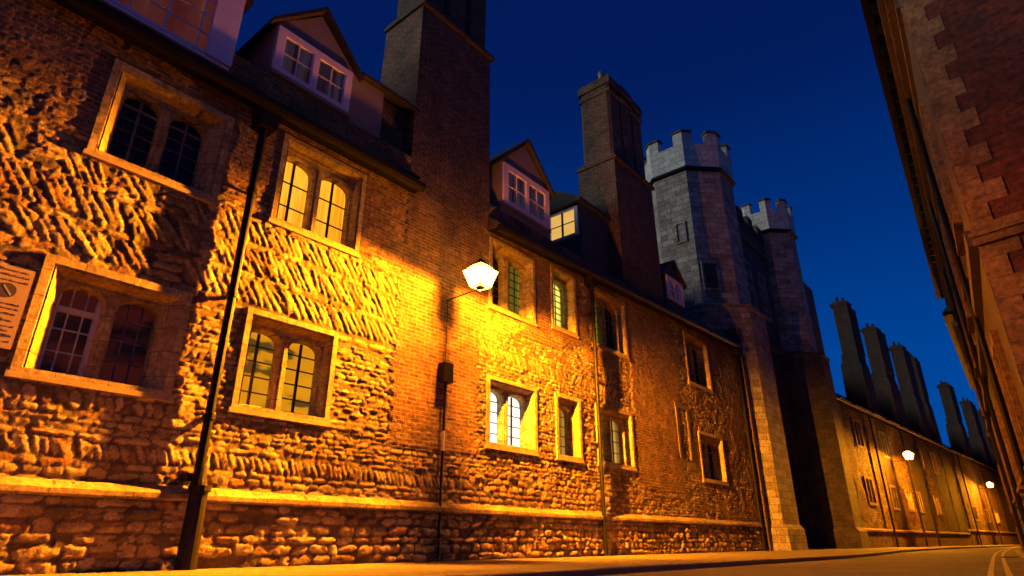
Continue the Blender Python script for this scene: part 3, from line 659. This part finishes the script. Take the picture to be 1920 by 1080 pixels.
# front wall of the gatehouse with a pointed gate
gx=-9.0
m=MB(); 
arch=[(29.6,0),(29.6,3.2)]+[(29.6+1.5*(1-math.cos(t)),3.2+2.2*math.sin(t)) for t in (.4,.8,1.2,1.5708)]
arch=[(y,z) for y,z in arch]; archR=[(62.2-y,z) for y,z in arch][::-1]
pts=[(27.9,0)]+arch+archR[1:]+[(33.6,0),(33.6,16.0),(27.9,16.0)]
def tri_wall(pts,x0,x1):
    import bmesh
    bm=bmesh.new(); vs=[bm.verts.new((x1,y,z)) for y,z in pts]; f=bm.faces.new(vs); r=bmesh.ops.extrude_face_region(bm,geom=[f])
    for v in [g for g in r['geom'] if isinstance(g,bmesh.types.BMVert)]: v.co.x=x0
    bmesh.ops.triangulate(bm,faces=bm.faces); me=bpy.data.meshes.new('gate_wall'); bm.to_mesh(me); bm.free(); return me
me=tri_wall(pts,gx-.6,gx); o=bpy.data.objects.new('gate_wall',me); COL.objects.link(o); me.materials.append(M['ashlar_dark']); o.parent=G
MB().box(gx-.55,gx-.45,29.4,32.8,0,5.6).build('gate',M['iron'],G)
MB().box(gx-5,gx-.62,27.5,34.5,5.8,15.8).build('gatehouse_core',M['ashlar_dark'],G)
m=MB().box(gx-.5,gx+.08,27.9,33.7,16.0,16.12)
for k in range(4): m.box(gx-.4,gx+.02,28.2+k*1.45,28.95+k*1.45,16.12,16.95)
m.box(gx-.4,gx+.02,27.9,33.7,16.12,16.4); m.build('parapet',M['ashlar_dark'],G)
MB().box(gx,gx+.10,27.9,33.7,9.3,9.48).box(gx,gx+.12,27.9,33.7,14.9,15.05).build('string_course',M['cornice'],G)
for (ya,yb,za,zb) in ((29.0,30.0,11.0,13.6),(31.2,32.2,11.0,13.6),(30.1,31.1,6.6,8.8)):
    f=MB(); w=.13
    for q in ((ya,yb,za,za+w),(ya,yb,zb-w,zb),(ya,ya+w,za+w,zb-w),(yb-w,yb,za+w,zb-w),((ya+yb)/2-.05,(ya+yb)/2+.05,za+w,zb-w)): f.box(gx-.03,gx+.09,q[0],q[1],q[2],q[3])
    w_=f.build('window',M['ashlar'],G); MB().quad((gx+.012,ya,za),(gx+.012,yb,za),(gx+.012,yb,zb),(gx+.012,ya,zb)).build('pane',M['glass'],w_)
MB().box(-11.5,-8.05,35.9,38.6,7.0,14.6).build('rear_block',M['brick_soot'],G)
MB().box(-10.8,-8.25,24.7,24.9,0,8.6).build('link_wall',M['brick_soot'],G)

# ------------------------------------------------------------------ far range (turns away by four degrees)
def far_range(Y0,L_,label,zpl,zeave,chims,wins,pipes,ztop=15.1,seed=1):
    rnd=random.Random(seed)
    F=tag(empty('brick_range',(wx(Y0),Y0,0),W2),label,'building')
    ysf=np.arange(0,L_,.07); zsf=np.arange(0,zeave,.06)
    global st
    st=[]; z=0
    while z<zeave:
        h=.13; course(st,0,L_,z,h,.14,.4,0,.035); z+=h
    Hf,Cf,Kf=field(ysf,zsf,st,lambda Y,Z: ss(smooth_noise(Y,Z,1.6,seed+70),-.05,.1)*ss(Z,1.2,1.6),400+seed)
    grid_mesh('wall',ysf,zsf,Hf,Cf,Kf,[(a+.03,b-.03,c+.03,d-.03) for a,b,c,d in wins],0,M['rubble'],F)
    MB().box(-5,-.35,0,L_,0,zeave-.05).build('inner_wall',M['brick_soot'],F)
    MB().box(.0,.12,0,L_,0,zpl-.1).build('plinth',M['brick'],F)
    r=MB(); r.loft([[(-.03,y,zpl-.1),(.17,y,zpl-.1),(.17,y,zpl-.02),(-.03,y,zpl+.07)] for y in (0,L_)]); r.build('string_course',M['string'],F)
    r=MB(); r.loft([[(-.05,y,zeave),(.26,y,zeave),(.3,y,zeave+.05),(.3,y,zeave+.16),(-.05,y,zeave+.2)] for y in (0,L_)]); r.build('coping',M['black'],F)
    y=.6
    g=MB()
    while y<L_-2: w=rnd.uniform(1.6,3.2); g.box(.305,.33,y,min(y+w,L_),zeave+.10,zeave+.155); y+=w+rnd.uniform(.4,1)
    g.build('gutter',M['timber'],F)
    r=MB(); r.loft([[(.2,y,zeave+.14),(-3.6,y,zeave+3.2),(-7,y,zeave+.14)] for y in (0,L_)]); r.build('roof',M['tile'],F)
    for (a,b) in chims:
        m_=(a+b)/2; hw=(b-a)*.62; a,b=m_-hw,m_+hw
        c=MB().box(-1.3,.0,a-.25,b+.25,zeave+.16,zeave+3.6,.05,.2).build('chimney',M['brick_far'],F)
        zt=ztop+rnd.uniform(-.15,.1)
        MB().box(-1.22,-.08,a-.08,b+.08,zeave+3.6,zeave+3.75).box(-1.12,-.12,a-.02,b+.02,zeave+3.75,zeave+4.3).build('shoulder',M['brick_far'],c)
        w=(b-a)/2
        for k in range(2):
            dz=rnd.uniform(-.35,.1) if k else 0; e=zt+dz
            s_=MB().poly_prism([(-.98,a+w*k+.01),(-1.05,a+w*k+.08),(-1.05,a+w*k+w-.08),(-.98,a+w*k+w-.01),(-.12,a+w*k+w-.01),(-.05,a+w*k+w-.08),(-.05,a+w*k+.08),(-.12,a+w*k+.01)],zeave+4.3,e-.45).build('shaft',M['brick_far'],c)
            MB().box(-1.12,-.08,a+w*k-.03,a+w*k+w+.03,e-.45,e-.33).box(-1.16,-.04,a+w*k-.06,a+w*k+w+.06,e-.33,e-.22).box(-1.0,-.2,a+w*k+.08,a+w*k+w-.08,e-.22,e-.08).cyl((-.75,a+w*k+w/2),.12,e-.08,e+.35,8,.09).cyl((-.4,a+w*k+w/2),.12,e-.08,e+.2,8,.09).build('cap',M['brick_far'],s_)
        MB().box(-.12,.035,a-.4,b+.4,zpl+.1,zeave-.01).build('chimney_breast',M['brick_soot'],F)
    for w in wins:
        a,b,c,d=w; f=MB(); k=.14
        for q in ((a,b,c,c+k),(a,b,d-k,d),(a,a+k,c+k,d-k),(b-k,b,c+k,d-k),((a+b)/2-.05,(a+b)/2+.05,c+k,d-k)): f.box(-.14,.06,*q)
        o=f.build('window',M['surround'],F); MB().quad((-.13,a,c),(-.13,b,c),(-.13,b,d),(-.13,a,d)).build('pane',M['glass'],o)
    for y in pipes:
        MB().cyl((.2,y),.055,0,zeave,10).build('downpipe',M['black'],F)
    return F
cs=1/math.cos(RAD(4.1))
fy=lambda Y,Y0:(Y-Y0)*cs
far_range(35.7,28.2,'lower brick range just beyond the gatehouse with four tall chimneys and the middle lamp',.88,7.3,
  [(fy(a,35.7),fy(b,35.7)) for a,b in ((43.7,45.0),(50.2,52.0),(57.7,59.3),(61.4,62.7))],
  [(fy(a,35.7),fy(b,35.7),c,d) for a,b,c,d in ((38.6,40.0,2.1,3.6),(43.2,44.6,2.0,3.4),(46.8,48.1,2.0,3.35),(49.3,50.6,2.0,3.35),(54.4,55.8,2.0,3.35),(38.6,40.0,5.1,6.7),(43.6,45.0,5.0,6.6),(52.5,54,5.0,6.6),(57,58.4,5.0,6.6))],
  [fy(41.6,35.7),fy(48.4,35.7),fy(51.8,35.7)],15.3,1)
far_range(64.0,38,'farthest brick range at the end of the lane with half hidden chimneys',1.15,7.3,
  [(fy(a,64.),fy(b,64.)) for a,b in ((74.9,76.8),(86.2,88.4),(94,96))],
  [(fy(a,64.),fy(b,64.),c,d) for a,b,c,d in ((68.5,70.0,1.9,3.2),(74.0,76.2,1.9,3.1),(79.8,81.8,1.9,3.1))],
  [fy(67.,64.),fy(78,64.)],15.2,2)

# ------------------------------------------------------------------ right building
cxr,cyr=.117,10.0
fd=math.atan2(-.0585,1)       # facade heading, left of +Y
# local frame: +x out of the facade to the street (world -x side), -y runs away down the lane
R1=tag(empty('corner_building',(cxr,cyr,0),math.pi-fd*1.0),'red brick corner building with stone quoins and deep eaves close on the right','building')
# check: rotation sends local -y to the lane direction
def rl(dx,dy): return (dx,dy)
LEN=19.8; HE=9.72
# facade body (stone/dark), local: x 0..-6 inward, y 0..-LEN
MB().box(-6,0,-LEN,-.02,-.1,HE).build('facade_wall',M['facade'],R1)
# end wall: runs from the corner inward, turned a little towards the viewer
ew=math.atan2(.20+.0585,1)
def EW(u,d,z): # u along end wall from corner inward, d outwards
    # direction inward in local coordinates is -x; turned towards +y (the viewer)
    c,s=math.cos(ew),math.sin(ew)
    return (-u*c+d*(s),u*s+d*c,z)
def ewbox(mb,u0,u1,d0,d1,z0,z1):
    mb.loft([[EW(u0,d0,z),EW(u1,d0,z),EW(u1,d1,z),EW(u0,d1,z)] for z in (z0,z1)]); return mb
E_=ewbox(MB(),0.0,6,-.3,.0,-.1,HE+1.5).build('end_wall',M['brick_red'],R1)
QP=[MB(),MB()]; z=0.0; k=0
while z<HE+1.2:
    h=.30
    if not (z<4.24+.12 and z+h>4.24-.02) or True:
        w=.46 if k%2 else .27
        w+=random.Random(k).uniform(-.03,.03)
        if z+h>4.1 and z<4.1: h=4.1-z
        ewbox(QP[0 if z<4.2 else 1],-.012,w,-.06,.010,z-.004,z+h-.0) if h>.05 else None
    z+=h
    if abs(z-4.1)<1e-6: z=4.4
    k+=1
[q.build('quoins',M['quoin'],R1) for q in QP]
s=ewbox(ewbox(MB(),-.04,6,-.02,.07,4.10,4.22),-.06,6,-.02,.10,4.22,4.28); ewbox(s,-.03,6,-.02,.05,4.28,4.40); s.build('string_course',M['quoin'],R1)
# facade trims
f=MB()
f.box(0,.12,-LEN,.02,4.12,4.36).build('facade_string',M['cornice'],R1)
MB().box(0,.05,-LEN,.0,.0,.9).box(0,.08,-LEN,.0,.9,1.0).build('facade_plinth',M['cornice'],R1)
m=MB(); m.box(0,.07,-LEN,.01,8.55,8.72).box(0,.16,-LEN,.02,9.15,9.3).box(0,.26,-LEN,.03,9.3,9.42); m.build('cornice',M['cornice'],R1)
m=MB(); m.box(-.2,.42,-LEN-.1,.3,9.74,9.84).box(.40,.50,-LEN-.1,.3,9.70,9.86); m.build('eaves',M['black'],R1)
y=-.3
while y>-LEN+.3: MB().box(0,.36,y-.09,y,9.43,9.735).build('eaves_bracket',M['black'],R1); y-=.62
r=MB(); r.loft([[(.46,y,9.87),(-3.2,y,13.2),(-6.6,y,9.87)] for y in (.35,-LEN-.1)]); r.build('roof',M['tile'],R1)
for i,(y,z0,z1) in enumerate([(yy,z0,z1) for yy in (-2.2,-5.0,-7.8,-10.6,-13.4,-16.2) for z0,z1 in ((1.4,3.3),(5.2,7.6))]):
    f=MB()
    for q_ in ((y-.7,y+.7,z0,z0+.13),(y-.7,y+.7,z1-.16,z1),(y-.7,y-.56,z0+.13,z1-.16),(y+.56,y+.7,z0+.13,z1-.16),(y-.05,y+.05,z0+.13,z1-.16)): f.box(0,.09,*q_)
    o=f.build('window',M['quoin'],R1); MB().quad((.012,y-.56,z0+.1),(.012,y+.56,z0+.1),(.012,y+.56,z1-.1),(.012,y-.56,z1-.1)).build('pane',M['glass'],o)
    MB().box(0,.13,y-.78,y+.78,z0-.08,z0).build('sill',M['quoin'],o)
for y in (-3.7,-9.2,-14.8): MB().cyl((.12,y),.05,0,9.5,10).build('downpipe',M['black'],R1)
# buildings beyond on the right
def right_block(x0,y0,x1,y1,he,label,roofrise=3.0,bump=None,mat='facade'):
    L_=math.hypot(x1-x0,y1-y0); hd=math.atan2(x1-x0,y1-y0)
    R=tag(empty('terrace_building',(x0,y0,0),math.pi-hd),label,'building')
    MB().box(-5,0,-L_,0,-.1,he).build('wall',M[mat],R)
    MB().box(0,.06,-L_,0,0,.8).box(0,.1,-L_,0,4.0,4.2).box(0,.18,-L_,0,he-.5,he-.3).build('string_course',M['cornice'],R)
    MB().box(-.2,.4,-L_,0,he+.01,he+.16).build('eaves',M['black'],R)
    r=MB(); r.loft([[(.4,y,he+.17),(-2.6,y,he+roofrise),(-5.4,y,he+.17)] for y in (0,-L_)]); r.build('roof',M['tile'],R)
    y=-2.
    while y>-L_+1.5:
        for z0,z1 in ((1.3,3.1),(5.0,7.2)):
            f=MB()
            for q_ in ((y-.6,y+.6,z0,z0+.13),(y-.6,y+.6,z1-.14,z1),(y-.6,y-.48,z0+.13,z1-.14),(y+.48,y+.6,z0+.13,z1-.14),(y-.04,y+.04,z0+.13,z1-.14)): f.box(0,.08,*q_)
            o=f.build('window',M['quoin'],R); MB().quad((.012,y-.5,z0+.1),(.012,y+.5,z0+.1),(.012,y+.5,z1-.1),(.012,y-.5,z1-.1)).build('pane',M['glass'],o)
        y-=3.1
    if bump: MB().box(-1.2,.25,-bump-.9,-bump,he+.1,he+1.1).build('chimney',M['brick_soot'],R)
    return R
right_block(-1.12,30.0,-1.62,47.0,9.0,'dark terrace building behind the corner building with a short block on its eaves',bump=14.5)
right_block(-1.42,47.2,-3.45,103,9.2,'farthest dark terrace closing the right side of the lane',mat='brick_soot')

# ------------------------------------------------------------------ ground
def strip(name,left,right,z,mat):
    m=MB()
    for i in range(len(left)-1): m.quad((left[i][0],left[i][1],z),(right[i][0],right[i][1],z),(right[i+1][0],right[i+1][1],z),(left[i+1][0],left[i+1][1],z))
    return struct(m.build(name,mat))
m=MB(); m.quad((-300,-300,-.14),(300,-300,-.14),(300,400,-.14),(-300,400,-.14)); struct(m.build('ground',M['earth']))
KL=[(-4.85,-30),(-4.82,0),(-4.78,5),(-4.72,8.5),(-4.52,12.5),(-4.28,18.5),(-4.45,23),(-4.9,30),(-4.95,38),(-4.6,46),(-3.95,56),(-2.95,70),(-2.0,84),(-1.2,110)]
KR=[(.35,-30),(.1,0),(.0,5),(-.12,8.5),(-.38,12.5),(-.75,18.5),(-1.02,23),(-1.4,30),(-1.7,38),(-1.95,46),(-2.2,56),(-2.55,70),(-2.9,84),(-3.4,110)]
KLw=[(-9.2,y) for x,y in KL]
strip('road',[(-5.2,y) for x,y in KL],[(1.0,y) for x,y in KR],-.09,M["road"])
strip('pavement',KLw,[(x-.14,y) for x,y in KL],0.0,M['pave'])
strip('right_pavement',[(x+.14,y) for x,y in KR],[(8,y) for x,y in KR],0.0,M['pave'])
def kerb(name,K,s):
    m=MB(); 
    for i in range(len(K)-1):
        (xa,ya),(xb,yb)=K[i],K[i+1]; n=max(1,int((yb-ya)/.92))
        for j in range(n):
            t0,t1=j/n,(j+1)/n; g=.004
            x0,x1=xa+(xb-xa)*t0,xa+(xb-xa)*t1; y0,y1=ya+(yb-ya)*t0+g,ya+(yb-ya)*t1-g; dz=random.uniform(-.004,.004)
            w=.14*s
            m.loft([[(x0+w,y0,-.12),(x0,y0,-.12),(x0-0.0,y0,-.015),(x0+w*.15,y0,.003+dz),(x0+w,y0,.003+dz)],[(x1+w,y1,-.12),(x1,y1,-.12),(x1,y1,-.015),(x1+w*.15,y1,.003+dz),(x1+w,y1,.003+dz)]])
    return struct(m.build(name,M['kerb']))
kerb('kerb',[k for k in KL],-1); kerb('right_kerb',[k for k in KR],1)
def line(off,w=.07):
    P=[(x-off,y) for x,y in KR if y>-31]; return strip('road_marking',[(x-w,y) for x,y in P],[(x,y) for x,y in P],-.086,M['yellow'])
line(.32); line(.52)
# resurfacing seam across the road
m=MB(); m.quad((-4.6,6.05,-.0862),(-1.0,7.5,-.0862),(-1.02,7.78,-.0862),(-4.62,6.25,-.0862)); struct(m.build('road_seam',M['patch']))
# drain grating
t=tag(empty('drain_grating',(-1.15,22.4,-.085)),'small dark iron drain grating by the right kerb','drain')
MB().box(-.22,.18,-.25,.25,0,.012).build('plate',M['iron'],t)
m=MB()
for k in range(5): m.box(-.18,.14,-.2+k*.09,-.16+k*.09,.013,.02)
m.build('bars',M['lead'],t)

# ------------------------------------------------------------------ world, twilight light, camera
w=bpy.data.worlds.new('World'); scene.world=w; w.use_nodes=True; nt=w.node_tree; nt.nodes.clear()
out=nt.nodes.new('ShaderNodeOutputWorld'); bg=nt.nodes.new('ShaderNodeBackground'); L(nt,bg.outputs[0],out.inputs[0])
tc=nt.nodes.new('ShaderNodeTexCoord'); s=nt.nodes.new('ShaderNodeSeparateXYZ'); L(nt,tc.outputs['Generated'],s.inputs[0])
c=ramp(nt,s.outputs[2],[(0.0,(.0,.075,.36)),(.22,(.0,.058,.31)),(.42,(.0,.030,.195)),(.62,(.0005,.012,.105)),(1,(.0006,.006,.06))])
sky=nt.nodes.new('ShaderNodeTexSky'); sky.sky_type='NISHITA'; sky.sun_disc=False; sky.sun_elevation=RAD(-4); sky.sun_rotation=RAD(200)
mx=mixc(nt,c,sky.outputs[0],.0005,'ADD'); L(nt,mx,bg.inputs[0]); bg.inputs[1].default_value=1.0
sd=bpy.data.lights.new('twilight_sun','SUN'); sd.energy=1.3; sd.angle=RAD(25); sd.color=(1,1,.84)
so=bpy.data.objects.new('twilight_sun',sd); COL.objects.link(so)
dirv=Vector((1.0,.8,-.27)); so.rotation_euler=dirv.to_track_quat('-Z','Y').to_euler()

cam=bpy.data.cameras.new('Camera'); co=bpy.data.objects.new('Camera',cam); COL.objects.link(co); scene.camera=co
co.location=(0,0,.323); cam.sensor_width=36; cam.lens=1144.6/1920*36; cam.clip_end=1500; cam.clip_start=.05
co.rotation_euler=(RAD(90+22.51),0,RAD(39.76))
scene.render.engine='CYCLES'
vs=scene.view_settings; vs.view_transform='Standard'; vs.look='None'; vs.gamma=1; vs.exposure=0
